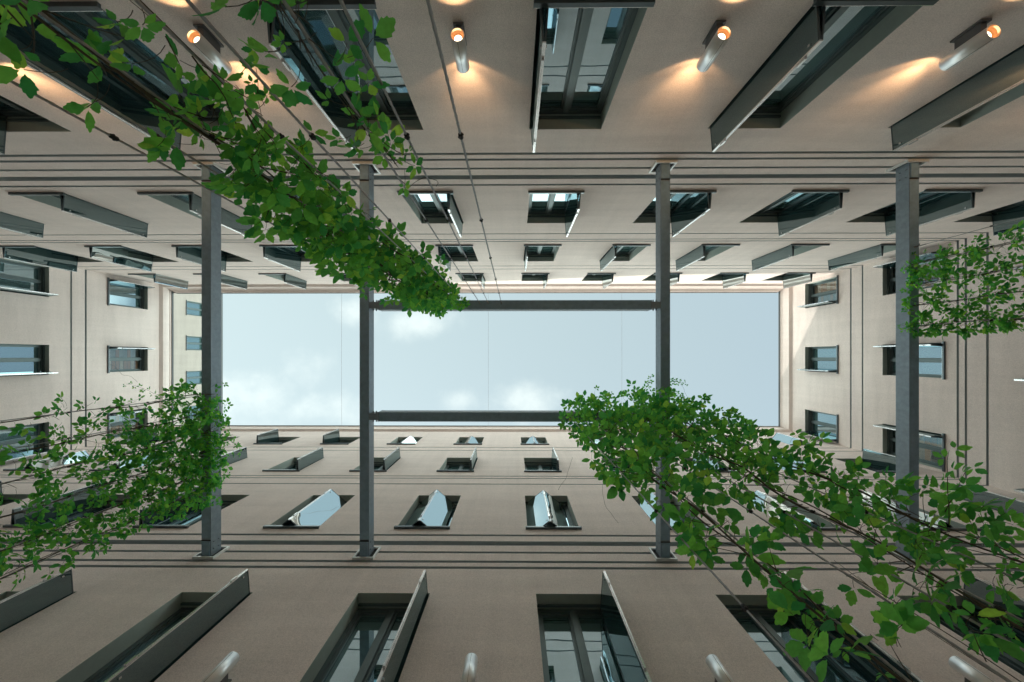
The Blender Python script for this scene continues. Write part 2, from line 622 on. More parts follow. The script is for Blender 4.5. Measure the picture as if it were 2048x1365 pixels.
def shutter(win, h, side, spread):
    """two-leaf folding shutter hung at one jamb; side -1 or +1 in the window's local x; spread = how far it still closes the opening"""
    key = (round(h, 3), side, round(spread, 2))
    if key not in _pc:
        j = side * (HW - 0.015)
        half = spread / 2
        dep = math.sqrt(max(PW * PW - half * half, 0.0))
        yb = -0.205
        A = (j, yb)
        B = (j - side * spread, yb)
        ap = (j - side * half, yb + dep)
        off = 0.008 * side
        mA = panel_mesh(A, (ap[0] + off, ap[1]), h, side > 0, spread > 0.5 or abs(spread - 0.13) < 1e-6)
        mB = panel_mesh(B, (ap[0] - off, ap[1]), h, side < 0, spread > 0.5 or abs(spread - 0.13) < 1e-6)
        rod = MB()
        for z in (0.25, h - 0.25):
            rod.box(ap[0] - 0.012, ap[0] + 0.012, ap[1] + 0.002, ap[1] + 0.022, z - 0.05, z + 0.05)
        rod.box(ap[0] - 0.004, ap[0] + 0.004, ap[1] + 0.006, ap[1] + 0.014, 0.25, h - 0.25)
        _pc[key] = (mA, mB, rod.mesh('hinge', M['pin']))
    mA, mB, rm = _pc[key]
    put('shutter_panel', mA, win)
    put('shutter_panel', mB, win)
    put('hinge', rm, win)


def add_window(bld, u, zs, zh, side=0, spread=0.10, blind=False):
    h = zh - zs
    fm, pm, sm = window_meshes(h)
    w = put('window', fm, bld, (u, 0, zs))
    if blind:
        key = ('b', round(h, 3))
        if key not in _cache:
            bm_ = MB()
            n_ = 9
            st = (h - 0.2) / n_
            for i in range(n_):
                xa = -HW + 0.07
                bm_.box(xa, 0.0 if i % 3 else HW - 0.07, -0.314, -0.306 + 0.002 * (i % 2), 0.1 + st * i, 0.1 + st * i + st * 0.86, i % 3 == 1)
            pm2 = pm.copy()
            pm2.materials.clear()
            pm2.materials.append(M['pane_clear'])
            _cache[key] = (bm_.mesh('blind', [M['blind'], M['blind_pale']]), pm2)
        put('blind', _cache[key][0], w)
        pm = _cache[key][1]
    put('pane', pm, w)
    put('sill', sm, w)
    if side:
        shutter(w, h, side, spread)
    return w


GROOVES = [(5.43, 0.06, 0.05), (5.59, 0.06, 0.05), (5.855, 0.055, 0.05), (6.14, 0.14, 0.10), (6.415, 0.06, 0.055),
           (8.985, 0.05, 0.05), (9.41, 0.05, 0.05), (9.58, 0.05, 0.05), (12.18, 0.05, 0.05), (12.6, 0.055, 0.05)]


def cornice(u0, u1, over, left_in, right_in, step=0.10):
    """moulded eaves: small step, cove, gutter lip. mitred ends (left_in / right_in shorten the ends as the profile projects)"""
    prof = [(0.0, 15.22), (step, 15.30), (step + 0.005, 15.42), (step + 0.35 * (over - step), 15.56),
            (over - 0.02, 15.64), (over, 15.66), (over, ZE)]
    mb = MB()
    for (a, b) in zip(prof[:-1], prof[1:]):
        mb.quad((u0 + a[0] * left_in, a[0], a[1]), (u1 - a[0] * right_in, a[0], a[1]),
                (u1 - b[0] * right_in, b[0], b[1]), (u0 + b[0] * left_in, b[0], b[1]), 0)
    mb.quad((u0 + over * left_in, over, ZE), (u1 - over * right_in, over, ZE), (u1, -0.3, ZE + 0.02), (u0, -0.3, ZE + 0.02), 0)
    return mb


def building(name, label, loc, rz, u0, u1, rows, over, depth, ridge, li=1, ri=1, group=None, gutter=True):
    b = empty(name, loc, rz)
    tag(b, label, 'building', group)
    wm = wall_mesh(u0, u1, GZ, ZE - 0.05, [(r['zs'], r['zh'], [c for c, *_ in r['win']]) for r in rows], GROOVES)
    # rear and end walls so that the wing is a solid block
    wm.quad((u0, -depth, GZ), (u1, -depth, GZ), (u1, -depth, ZE), (u0, -depth, ZE), 0)
    for u in (u0, u1):
        wm.quad((u, -0.4, GZ), (u, -depth, GZ), (u, -depth, ZE), (u, -0.4, ZE), 0)
    wm.build('wall', [M['plaster'], M['joint'], M['reveal']], b)
    cornice(u0, u1, over, li, ri).build('cornice', M['plaster'], b)
    if gutter:
        gm = MB()
        a0, a1 = u0 + over, u1 - over
        gm.box(a0, a1, over + 0.002, over + 0.03, ZE - 0.02, ZE + 0.05)
        gm.build('gutter', M['gutter'], b)
    rf = MB()
    for (ua, za), (ub, zb) in zip(ridge[:-1], ridge[1:]):
        rf.quad((ua, over, ZE + 0.06), (ub, over, ZE + 0.06), (ub, -depth / 2, zb), (ua, -depth / 2, za))
        rf.quad((ua, -depth - 0.2, ZE + 0.06), (ub, -depth - 0.2, ZE + 0.06), (ub, -depth / 2, zb), (ua, -depth / 2, za))
    for (u, z) in (ridge[0], ridge[-1]):
        n = len(rf.v)
        rf.v += [(u, 0, ZE + 0.06), (u, -depth, ZE + 0.06), (u, -depth / 2, z)]
        rf.f.append((n, n + 1, n + 2)); rf.mi.append(0)
    rf.build('roof', M['roof'], b)
    for r in rows:
        for w in r['win']:
            u, side = w[0], w[1]
            add_window(b, u, r['zs'], r['zh'], side, w[2] if len(w) > 2 else 0.10, len(w) > 3)
    return b


def row(zs, zh, x0, pitch, ns, side, special=None, sgn=1):
    """side is given in world terms (+1 towards +X); sgn turns world X into the wall's local x"""
    out = []
    for n in ns:
        sd, sp = side, 0.10
        if special and n in special:
            sd, sp = special[n]
        out.append((sgn * (x0 + pitch * n), sgn * sd, sp))
    return dict(zs=zs, zh=zh, win=out)


# upper wall of the photograph (faces +Y)
top_rows = [
    row(3.10, 4.85, 0.72, 2.525, range(-5, 5), -1),
    row(6.665, 8.268, 0.818, 2.554, range(-6, 5), +1),
    row(9.86, 11.58, 0.818, 2.554, range(-6, 5), -1, {-5: (-1, 0.13)}),
    row(13.22, 14.62, 0.818, 2.554, range(-6, 5), +1, {-6: (1, 0.13), 1: (1, 0.13), 2: (1, 0.13), 3: (1, 0.13), 4: (1, 0.13)}),
]
building('courtyard_building', 'long warm grey plaster wing across the top, with glowing wall lamps and folded glass shutters',
         (0, -DT, 0), 0.0, -DL, DR, top_rows, 0.28, 11.0, [(-DL - 6, 20.5), (DR + 6, 20.5)], group='plaster wings round the courtyard')

# lower wall (faces -Y): local x = -X
bot_rows = [
    row(3.10, 4.84, 0.817, 2.527, range(-5, 5), +1, None, -1),
    row(6.66, 8.25, 0.7635, 2.565, range(-6, 5), -1, {-2: (-1, 0.84), -1: (-1, 0.85), 0: (-1, 0.86), 1: (-1, 0.84), 2: (-1, 0.84),
                                                      3: (-1, 0.84), -4: (-1, 0.12)}, -1),
    row(9.95, 11.32, 0.83, 2.55, range(-6, 5), +1, {-6: (1, 0.7), -5: (1, 0.7), 2: (1, 0.7), 3: (1, 0.7)}, -1),
    row(13.0, 14.19, 0.78, 2.55, range(-6, 5), -1, {-2: (-1, 0.97), -1: (-1, 0.97), 0: (-1, 0.97), 1: (-1, 0.95), 2: (-1, 0.8),
                                                    3: (-1, 0.8), 4: (-1, 0.72)}, -1),
]
building('courtyard_building', 'long plaster wing across the bottom, with tent-folded sky-reflecting shutters and unlit tube lamps',
         (0, DB, 0), math.pi, -DR, DL, bot_rows, 0.13, 12.2,
         [(-DR - 6, 20.6), (-7, 20.6), (0.7, 20.9), (8.8, 22.3), (DL + 6, 24.0)], group='plaster wings round the courtyard')  # unseen ridge, raised towards the left to shape the sun's shadow edge

# left end wall (faces +X): local x = -Y
YC = (-2.54, 0.12, 2.76)
left_rows = [
    dict(zs=9.88, zh=11.60, win=[(-y, -1) for y in YC]),
    dict(zs=13.30, zh=14.75, win=[(-YC[0], +1), (-YC[1], +1, 0.10, 'blind'), (-YC[2], +1, 0.10, 'blind')]),
]
building('courtyard_building', 'short end wing on the left, flat top edge below a taller building behind',
         (-DL, 0, 0), -math.pi / 2, -DB, DT, left_rows, 0.05, 7.0, [(-DB - 2, 16.2), (DT + 2, 16.2)], li=0, ri=0,
         group='plaster wings round the courtyard')
# right end wall (faces -X): local x = +Y
right_rows = [
    dict(zs=6.665, zh=8.30, win=[(y, +1) for y in YC]),
    dict(zs=9.88, zh=11.52, win=[(YC[0], -1, 0.10, 'blind'), (YC[1], -1), (YC[2], -1, 0.10, 'blind')]),
    dict(zs=13.10, zh=14.57, win=[(YC[0], +1, 0.10, 'blind'), (YC[1], +1), (YC[2], +1)]),
]
building('courtyard_building', 'short end wing on the right, its upper corner lit by the sun',
         (DR, 0, 0), math.pi / 2, -DT, DB, right_rows, 0.15, 9.0, [(-DT - 2, 18.5), (DB + 2, 18.5)],
         group='plaster wings round the courtyard')

# taller building behind the left wing
DX = 23.5
tb = empty('rear_building', (-DX, 0, 0), -math.pi / 2)
tag(tb, 'taller pale building behind the left wing, small windows under its flat edge', 'building')
tw = wall_mesh(-16, 16, GZ, 27.1, [(24.3, 25.9, [3.49 - 2.54 * k for k in range(-2, 5)]),
                                   (20.9, 22.5, [3.49 - 2.54 * k for k in range(-2, 5)])], [])
tw.quad((-16, -10, GZ), (16, -10, GZ), (16, -10, 27.1), (-16, -10, 27.1))
for u in (-16, 16):
    tw.quad((u, 0, GZ), (u, -10, GZ), (u, -10, 27.1), (u, 0, 27.1))
tw.build('wall', [M['plaster_far'], M['joint'], M['reveal']], tb)
tr_ = MB()
tr_.box(-16.1, 16.1, -10.1, 0.10, 27.1, 27.25)
tr_.build('roof', M['gutter'], tb)
for zs in (24.3, 20.9):
    for k in range(-2, 5):
        add_window(tb, 3.49 - 2.54 * k, zs, zs + 1.6)

# ------------------------------------------------------------------ steel beams
HB, BW, BD = 5.68, 0.156, 0.205                  # underside height, width, depth


def wall_plate(parent, y, s):
    """open rectangular pocket plate where the beam meets the wall; s = direction into the courtyard"""
    m = MB()
    w, zl, zh, t = 0.175, HB - 0.06, HB + 0.27, 0.026
    ya, yb = (y + 0.002 * s, y + 0.042 * s)
    y0, y1 = min(ya, yb), max(ya, yb)
    m.box(-w, -w + t, y0, y1, zl, zh)
    m.box(w - t, w, y0, y1, zl, zh)
    m.box(-w + t, w - t, y0, y1, zh - t, zh)
    m.box(-w + t, w - t, y0, y1, zl, zl + t)
    o = m.build('wall_plate', M['plate'], parent)
    k = MB()
    yc, yd = y + 0.004 * s, y + 0.012 * s
    k.box(-w + t, w - t, min(yc, yd), max(yc, yd), zl + t, zh - t)
    k.build('recess_shade', M['dark'], o)  # near-black sheet paints the shade inside the plate's frame


def cross_beam(X, label):
    b = empty('steel_beam', (X, 0, 0))
    tag(b, label, 'beam', 'steel beams spanning the courtyard')
    y0, y1 = -DT + 0.014, DB - 0.014
    m = MB()
    h = BW / 2
    m.box(-h, h, y0, y1, HB + 0.004, HB + BD)
    m.quad((-h + 0.003, y0 + 0.3, HB), (h - 0.003, y0 + 0.3, HB), (h - 0.003, y1 - 0.3, HB), (-h + 0.003, y1 - 0.3, HB), 1)
    m.build('girder', [M['steel'], M['steel_soffit']], b)
    for (y, s) in ((-DT, 1), (DB, -1)):
        c = MB()
        ya, yb = y + 0.03 * s, y + 0.27 * s
        c.box(-h + 0.012, h - 0.012, min(ya, yb), max(ya, yb), HB - 0.012, HB + 0.003)
        c.build('cover_plate', M['steel_soffit'], b)
        g2 = MB()
        ya, yb = y + 0.274 * s, y + 0.292 * s
        g2.box(-h, h, min(ya, yb), max(ya, yb), HB - 0.001, HB + 0.003)
        g2.build('joint_gap', M['dark'], b)
        wall_plate(b, y, s)
        for sx in (-1, 1):
            for yy in (0.12, 0.24):
                for zz in (0.055, 0.15):
                    q = MB()
                    q.ring_tube([(sx * (h + 0.0), y + yy * s, HB + zz), (sx * (h + 0.010), y + yy * s, HB + zz)], 0.013, 6)
                    q.ring_tube([(sx * (h + 0.010), y + yy * s, HB + zz), (sx * (h + 0.018), y + yy * s, HB + zz)], 0.008, 6)
                    q.build('bolt', M['steel'], b)
    return b


BX = (-5.16, -2.505, 2.506, 6.60)
cross_beam(BX[0], 'leftmost grey steel cross beam, its lower half wrapped in dense vine')
cross_beam(BX[1], 'second steel cross beam from the left, bare below, crossed by the upper vine')
cross_beam(BX[2], 'third steel cross beam, crossing the right end of the lengthwise beams')
cross_beam(BX[3], 'rightmost grey steel cross beam with hanging vine strands on its right side')


def long_beam(Y, label):
    xa, xb = BX[1] + BW / 2, BX[2] - BW / 2
    b = empty('steel_beam', ((xa + xb) / 2, Y, 0))
    tag(b, label, 'beam', 'steel beams spanning the courtyard')
    L_ = (xb - xa) / 2 - 0.002
    h = BW / 2
    m = MB()
    m.box(-L_ + 0.16, L_ - 0.16, -h, h, HB + 0.004, HB + BD)
    m.quad((-L_ + 0.165, -h + 0.003, HB + 0.001), (L_ - 0.165, -h + 0.003, HB + 0.001),
           (L_ - 0.165, h - 0.003, HB + 0.001), (-L_ + 0.165, h - 0.003, HB + 0.001), 1)
    m.build('girder', [M['steel'], M['steel_soffit']], b)
    for s in (-1, 1):
        c = MB()
        xs = sorted((s * (L_ + 0.0), s * (L_ - 0.158)))
        c.box(xs[0], xs[1], -h + 0.025, h - 0.025, HB + 0.01, HB + BD - 0.01)
        xs = sorted((s * (L_ - 0.157), s * (L_ - 0.145)))
        c.box(xs[0], xs[1], -h - 0.003, h + 0.003, HB - 0.004, HB + BD + 0.003)
        c.build('connector', M['steel'], b)
        for yy in (-1, 1):
            for xx in (0.05, 0.10):
                q = MB()
                x = s * (L_ - xx)
                q.ring_tube([(x, yy * (h - 0.025), HB + 0.06), (x, yy * (h + 0.012), HB + 0.06)], 0.012, 6)
                q.build('bolt', M['steel'], b)
    return b


long_beam(-0.855, 'upper lengthwise steel beam that the bare wire ropes hang from')
long_beam(1.012, 'lower lengthwise steel beam, its right end under the big vine')

# ------------------------------------------------------------------ wall lamps
LZ0, LZ1, LR = 3.235, 3.60, 0.068


def lamp_meshes(lit_down, lit_up):
    out = {}
    t = MB()
    n = 32
    rings = [(LR, LZ0), (LR, LZ1), (LR - 0.005, LZ1), (LR - 0.005, LZ1 - 0.05), (None, 0)]
    def lathe(prof, mi):
        base = len(t.v)
        for (r, z) in prof:
            for k in range(n):
                an = 2 * math.pi * k / n
                t.v.append((r * math.cos(an), r * math.sin(an), z))
        for i in range(len(prof) - 1):
            for k in range(n):
                a0 = base + i * n + k
                a1 = base + i * n + (k + 1) % n
                t.f.append((a0, a1, a1 + n, a0 + n)); t.mi.append(mi)
    lathe([(LR - 0.006, LZ0), (LR, LZ0 + 0.001), (LR, LZ1 - 0.001), (LR - 0.006, LZ1)], 0)
    lathe([(LR - 0.006, LZ0), (LR - 0.008, LZ0 + 0.05)], 1)
    lathe([(LR - 0.006, LZ1), (LR - 0.008, LZ1 - 0.05)], 1)
    out['tube'] = t.mesh('tube', [M['lamp_body'], M['lamp_in']], True)
    seam = MB()
    seam.box(-0.0012, 0.0012, LR - 0.002, LR + 0.0012, LZ0 + 0.01, LZ1 - 0.01)
    out['seam'] = seam.mesh('seam', M['dark'])
    return out


LM = lamp_meshes(True, True)
for key in ('lit', 'off'):
    bl = MB()
    for (r_, z_) in ((0.0605, 0.0), (0.0605, -0.030), (0.050, -0.012), (0.038, -0.006)):
        for k in range(28):
            an = 2 * math.pi * k / 28
            bl.v.append((r_ * math.cos(an), r_ * math.sin(an), z_))
    for i in range(3):
        for k in range(28):
            a0, a1 = i * 28 + k, i * 28 + (k + 1) % 28
            bl.f.append((a0, a1, a1 + 28, a0 + 28)); bl.mi.append(1)
    bl.f.append(tuple(84 + k for k in range(28))); bl.mi.append(0)
    LM['bulb_' + key] = bl.mesh('bulb', [M['bulb'], M['bulb_ring']] if key == 'lit' else [M['bulb_off'], M['lamp_in']])
br = MB()
br.box(-0.03, 0.03, -0.166, -LR + 0.006, LZ0 + 0.07, LZ1 - 0.10)
br.box(-0.05, 0.05, -0.168, -0.150, LZ0 + 0.05, LZ1 - 0.08)
LM['bracket'] = br.mesh('bracket', M['lamp_bracket'])

spots = {}
for nm, en, sz, bd in (('lamp_wide', 4.0, 122, 0.3), ('lamp_narrow', 17.0, 76, 1.0)):
    d = bpy.data.lights.new(nm, 'SPOT')
    d.energy = en
    d.spot_size = R(sz)
    d.spot_blend = bd
    d.color = (1.0, 0.58, 0.28)
    d.shadow_soft_size = 0.012
    spots[nm] = d


def wall_lamp(X, Y, rz, lit, label):
    l = empty('wall_lamp', (X, Y, 0), rz)
    tag(l, label, 'wall lamp', 'lit tube lamps on the upper wall' if lit else 'unlit tube lamps on the lower wall')
    put('tube', LM['tube'], l)
    put('seam', LM['seam'], l)
    put('bracket', LM['bracket'], l)
    put('bulb', LM['bulb_lit' if lit else 'bulb_off'], l, (0, 0, LZ0 + 0.05))
    put('bulb', LM['bulb_lit' if lit else 'bulb_off'], l, (0, 0, LZ1 - 0.05)).rotation_euler = (math.pi, 0, 0)
    if lit:
        for nm, d in spots.items():
            for (z, rx) in ((LZ0 - 0.004, 0.0), (LZ1 + 0.004, math.pi)):
                o = bpy.data.objects.new(nm, d)
                COL.objects.link(o)
                o.parent = l
                o.location = (0, 0 if nm == 'lamp_wide' else -0.02, z)
                tilt = 0.0 if nm == 'lamp_wide' else R(4)
                o.rotation_euler = (rx - tilt if rx == 0 else rx + tilt, 0, 0)


TL = ['lit brushed metal tube lamp outside the frame, beyond the long dark shutter at far left',
      'leftmost lit tube lamp, half hidden by vine leaves',
      'lit brushed tube lamp just left of the bare wire ropes and top middle window',
      'lit tube lamp between the top middle window and the slanting window right of it',
      'rightmost lit tube lamp in view, near the upper right corner',
      'lit brushed metal tube lamp outside the frame on the upper wall, far right']
for i in range(6):
    wall_lamp(-0.54 + 2.52 * (i - 2), -DT + 0.17, 0.0, True, TL[i])
BLB = ['unlit brushed tube lamp at the bottom edge, left of the others',
       'unlit brushed tube lamp at the bottom edge, left of the bottom middle window',
       'unlit brushed tube lamp at the bottom edge, left of the lower vine leaves',
       'unlit brushed tube lamp in the bottom right corner behind vine leaves']
for i in range(4):
    wall_lamp(-0.452 + 2.527 * (i - 1), DB - 0.17, math.pi, False, BLB[i])

# ------------------------------------------------------------------ wire ropes


def rope_mesh(z0=GZ, z1=HB, fine=(0.45, 2.6)):
    mb = MB()
    r = 0.0046
    zs = [z0]
    z = fine[0]
    while z < fine[1]:
        zs.append(z)
        z += 0.0065
    zs.append(z1)
    n = 12
    base = len(mb.v)
    for z in zs:
        tw = z * 150.0
        for k in range(n):
            an = 2 * math.pi * k / n
            rr = r * (1.0 + 0.20 * math.cos(6 * an / 2 + tw * 0.0 + 0)) if False else r * (1.0 + 0.22 * math.cos(4 * an + tw))
            mb.v.append((rr * math.cos(an), rr * math.sin(an), z))
    for i in range(len(zs) - 1):
        for k in range(n):
            a0 = base + i * n + k
            a1 = base + i * n + (k + 1) % n
            mb.f.append((a0, a1, a1 + n, a0 + n)); mb.mi.append(0)
    # ferrule and eye under the beam
    mb.ring_tube([(0, 0, z1 - 0.16), (0, 0, z1 - 0.03)], 0.008, 8)
    mb.ring_tube([(0, 0, z1 - 0.03), (0, 0, z1)], 0.012, 8)
    return mb.mesh('wire_rope', M['wire'], True)


ROPE = rope_mesh()
cl = MB()
cl.ring_tube([(0, 0, -0.016), (0, 0, -0.010), (0, 0, 0.010), (0, 0, 0.016)], [0.006, 0.010, 0.010, 0.006], 8)
cl.ring_tube([(-0.0125, 0, 0), (0.0125, 0, 0)], 0.0045, 6)
cl.ring_tube([(0, -0.0125, 0), (0, 0.0125, 0)], 0.004, 6)
CLAMP = cl.mesh('rope_clamp', M['clamp'], False)


def rope(X, Y, label, group, dz=0.0):
    o = put('wire_rope', ROPE, None, (X, Y, 0), rnd.uniform(0, 3))
    tag(o, label, 'wire rope', group)
    for k in range(6):
        put('rope_clamp', CLAMP, o, (0, 0, 0.52 + 0.85 * k + dz), rnd.uniform(0, 3))
    return o


GA = 'wire ropes hanging from the upper lengthwise beam'
for X, lab in ((-0.215, 'bare twisted wire rope furthest right under the upper beam, passing right of the middle lamp'),
               (-0.432, 'bare twisted wire rope, second from the right under the upper lengthwise beam'),
               (-0.574, 'wire rope with a few loose leaf sprigs, third from the right under the upper beam'),
               (-0.813, 'wire rope passing just right of the leftmost lit lamp, its upper end in the vine'),
               (-0.94, 'wire rope passing in front of the leftmost lit lamp, carrying small sprigs'),
               (-1.22, 'wire rope buried in the middle of the upper left vine'),
               (-1.44, 'wire rope along the lower left edge of the upper vine'),
               (-1.62, 'outermost wire rope left of the upper vine, bare in the left corner')):
    rope(X, -0.885, lab, GA)
GB = 'wire ropes hanging from the lower lengthwise beam'
for X, lab in ((0.92, 'bare wire rope furthest left below the lower vine, crossing a bottom window'),
               (1.22, 'wire rope wrapped by the woody left stem of the lower right vine'),
               (1.53, 'bare wire rope running between the two leafy arms of the lower right vine'),
               (1.74, 'thin bare wire rope just above the bare one between the vine arms'),
               (1.93, 'wire rope wrapped by the middle stem of the lower right vine'),
               (2.27, 'wire rope just under the uppermost stem of the lower right vine')):
    rope(X, 1.005, lab, GB)
GC = 'wire ropes hanging from the leftmost cross beam'
for Y, lab in ((0.65, 'wire rope along the top edge of the left vine, nearly bare'),
               (0.95, 'second wire rope from the top in the left vine'),
               (1.28, 'third wire rope from the top in the left vine'),
               (1.62, 'fourth wire rope from the top in the left vine'),
               (1.95, 'fifth wire rope from the top in the left vine'),
               (2.24, 'lowest wire rope of the left vine')):
    rope(BX[0], Y, lab, GC)
GD = 'wire ropes hanging from the rightmost cross beam'
for Y, lab in ((-1.80, 'bare wire rope above the vine strands at the right edge'),
               (-1.52, 'wire rope carrying the top vine strand at the right edge'),
               (-1.17, 'wire rope carrying the second vine strand at the right edge'),
               (-0.84, 'wire rope carrying the third vine strand at the right edge'),
               (-0.50, 'wire rope carrying the lowest vine strand at the right edge')):
    rope(BX[3], Y, lab, GD)

# ------------------------------------------------------------------ climbing vines


class Vine:
    def __init__(self, seed):
        self.r = random.Random(seed)
        self.leaf = MB()
        self.stem = MB()

    def leaflet(self, c, d, n, L_, wf):
        r = self.r
        s = d.cross(n).normalized()
        lv = self.leaf.v
        base = len(lv)
        near = c.z < 2.5
        if near:
            ts = (0.0, 0.06, 0.15, 0.26, 0.38, 0.50, 0.62, 0.73, 0.83, 0.92, 1.0)
            ws = (0.02, 0.20, 0.46, 0.74, 0.94, 1.02, 0.96, 0.78, 0.52, 0.25, 0.0)
        else:
            ts = (0.0, 0.12, 0.30, 0.50, 0.68, 0.84, 1.0)
            ws = (0.03, 0.40, 0.82, 1.02, 0.86, 0.48, 0.0)
        m_ = len(ts)
        droop = r.uniform(0.0, 0.22)
        fold = r.uniform(0.05, 0.32)
        sd = r.uniform(-0.14, 0.14)
        for i, (t, w) in enumerate(zip(ts, ws)):
            mid = c + d * (L_ * t) + s * (sd * L_ * t * t) - n * (droop * L_ * t * t)
            hw = w * L_ * wf * r.uniform(0.93, 1.07)
            if near and 2 < i < m_ - 1:
                hw *= 1.06 if i % 2 else 0.93
            e = d * (0.03 * L_ * (1 if i % 2 else -1)) if 0 < i < m_ - 1 else Vector((0, 0, 0))
            lv.append(tuple(mid))
            lv.append(tuple(mid + s * hw + n * (fold * hw) + e))
            lv.append(tuple(mid - s * hw + n * (fold * hw) + e))
        for i in range(m_ - 1):
            a0 = base + i * 3
            b0 = a0 + 3
            self.leaf.f.append((a0, a0 + 1, b0 + 1, b0)); self.leaf.mi.append(0)
            self.leaf.f.append((a0, b0, b0 + 2, a0 + 2)); self.leaf.mi.append(0)

    def compound(self, p, out, size, petiole, k=5, tilt=0.38):
        r = self.r
        c = p + out * petiole + Vector((0, 0, -0.25 * petiole))
        if petiole > 0.03:
            mid = p + out * (petiole * 0.5) + Vector((0, 0, 0.12 * petiole))
            q0 = [p * ((1 - t) ** 2) + mid * (2 * t * (1 - t)) + c * (t * t) for t in (0, .25, .5, .75, 1)]
            self.stem.ring_tube(q0, 0.0011, 3, cap=False)
        n = Vector((r.gauss(0, tilt), r.gauss(0, tilt), 1.0)).normalized()
        n = (n + Vector((out.x, out.y, 0)) * r.uniform(-0.2, 0.5)).normalized()
        d0 = out - n * out.dot(n)
        if d0.length < 1e-3:
            d0 = Vector((1, 0, 0)) - n * n.x
        d0.normalize()
        s0 = n.cross(d0)
        spread = {5: (-118, -58, 0, 58, 118), 3: (-78, 0, 78), 4: (-95, -30, 35, 95), 1: (0,)}[k]
        sc = {5: (0.72, 0.95, 1.08, 0.95, 0.72), 3: (0.9, 1.1, 0.9), 4: (0.8, 1, 1, 0.8), 1: (1,)}[k]
        for an, f in zip(spread, sc):
            an = R(an + r.uniform(-12, 12))
            d = d0 * math.cos(an) + s0 * math.sin(an)
            d = (d + n * r.uniform(-0.28, 0.12)).normalized()
            nn = (n - d * n.dot(d)).normalized()
            self.leaflet(c + d * (0.13 * size), d, nn, size * f * r.uniform(0.85, 1.1), r.uniform(0.25, 0.31))

    def strand(self, keys, density, size=0.085, ry=0.7, stem=0.008, lean=0.0):
        """keys: (z, x, y, radius, density factor) bottom to top"""
        r = self.r
        z0, z1 = keys[0][0], keys[-1][0]

        def at(z):
            for a, b in zip(keys[:-1], keys[1:]):
                if z <= b[0]:
                    t = (z - a[0]) / (b[0] - a[0])
                    return [a[i] + (b[i] - a[i]) * t for i in range(1, 5)]
            return list(keys[-1][1:5])
        # woody stems twining round the rope
        for q in range(2):
            pts, rad = [], []
            ph = r.uniform(0, 6)
            z = z0
            while z < z1:
                x, y, rr, _ = at(z)
                w = 0.012 + 0.12 * rr * (0.5 + 0.5 * math.sin(z * 2.1 + ph))
                pts.append((x + w * math.cos(z * 5 + ph), y + w * math.sin(z * 5 + ph) * 0.8, z))
                rad.append(stem * (0.55 if z < 2 else 0.8) * (1 if q == 0 else 0.6))
                z += 0.06
            if len(pts) > 2:
                self.stem.ring_tube(pts, rad, 6)
        z = z0
        while z < z1:
            # leaves sit in little bunches at the nodes of the shoots, with gaps between
            x, y, rr, df = at(z)
            airy = z < 3.2
            k_n = r.choice((1, 2, 2, 3)) if airy else r.choice((1, 2, 3))
            an = r.uniform(0, 2 * math.pi)
            q = math.sqrt(r.random())
            o = Vector((math.cos(an), math.sin(an), 0))
            rad = rr * q * (1.25 if r.random() < 0.12 else 1.0)
            p = Vector((x + o.x * rad, y + o.y * rad * ry, z + r.uniform(-0.04, 0.04)))
            if q > 0.5:
                # side twig carrying the bunch out
                A_ = Vector((x + o.x * 0.01, y + o.y * 0.01, z - 0.05 - rad * 0.5))
                B_ = (p + A_) / 2 + Vector((0, 0, 0.06 * rad))
                self.stem.ring_tube([A_ * ((1 - t) ** 2) + B_ * (2 * t * (1 - t)) + p * (t * t) for t in (0, .2, .4, .6, .8, 1)],
                                    [0.0024, 0.0022, 0.002, 0.0018, 0.0015, 0.0012], 4, cap=False)
            for _ in range(k_n):
                o2 = (o + Vector((r.gauss(0, 0.9), r.gauss(0, 0.9), 0))).normalized()
                k = r.choice((5, 5, 3, 3, 3, 4))
                lo_ = 0.80 + 0.20 * min(1.0, max(0.0, (z - 0.9) / 1.1))
                self.compound(p + Vector((r.gauss(0, .015), r.gauss(0, .015), r.gauss(0, .03))), o2,
                              lo_ * size * r.choice((0.5, 0.7, 0.85, 0.95, 1.05, 1.15)) * r.uniform(0.9, 1.1), r.uniform(0.035, 0.10), k)
            z += k_n / max(1.0, density * df) * r.uniform(0.5, 1.5)

    def sprig(self, p, d, length, n, size=0.06, curl=0.3):
        """a loose shoot with alternate leaves"""
        r = self.r
        d = Vector(d).normalized()
        p = Vector(p)
        pts = [p.copy()]
        for i in range(n):
            d = (d + Vector((r.gauss(0, curl), r.gauss(0, curl), r.gauss(-0.05, curl * 0.5))) * 0.5).normalized()
            p = p + d * (length / n)
            pts.append(p.copy())
            side = d.cross(Vector((0, 0, 1)))
            if side.length < 0.1:
                side = Vector((1, 0, 0))
            side = side.normalized() * (1 if i % 2 else -1)
            self.compound(p, (side + d * 0.5).normalized(), size * (1.1 - 0.6 * i / n), 0.025, r.choice((3, 3, 5)), 0.4)
        self.stem.ring_tube(pts, [0.003 - 0.002 * i / len(pts) for i in range(len(pts))], 4)

    def tendril(self, p, d, length, n=10, curl=0.4):
        r = self.r
        d = Vector(d).normalized(); p = Vector(p); pts = [p.copy()]
        for i in range(n):
            d = (d + Vector((r.gauss(0, curl), r.gauss(0, curl), r.gauss(0, curl)))).normalized()
            p = p + d * (length / n)
            pts.append(p.copy())
        self.stem.ring_tube(pts, 0.0016, 3)

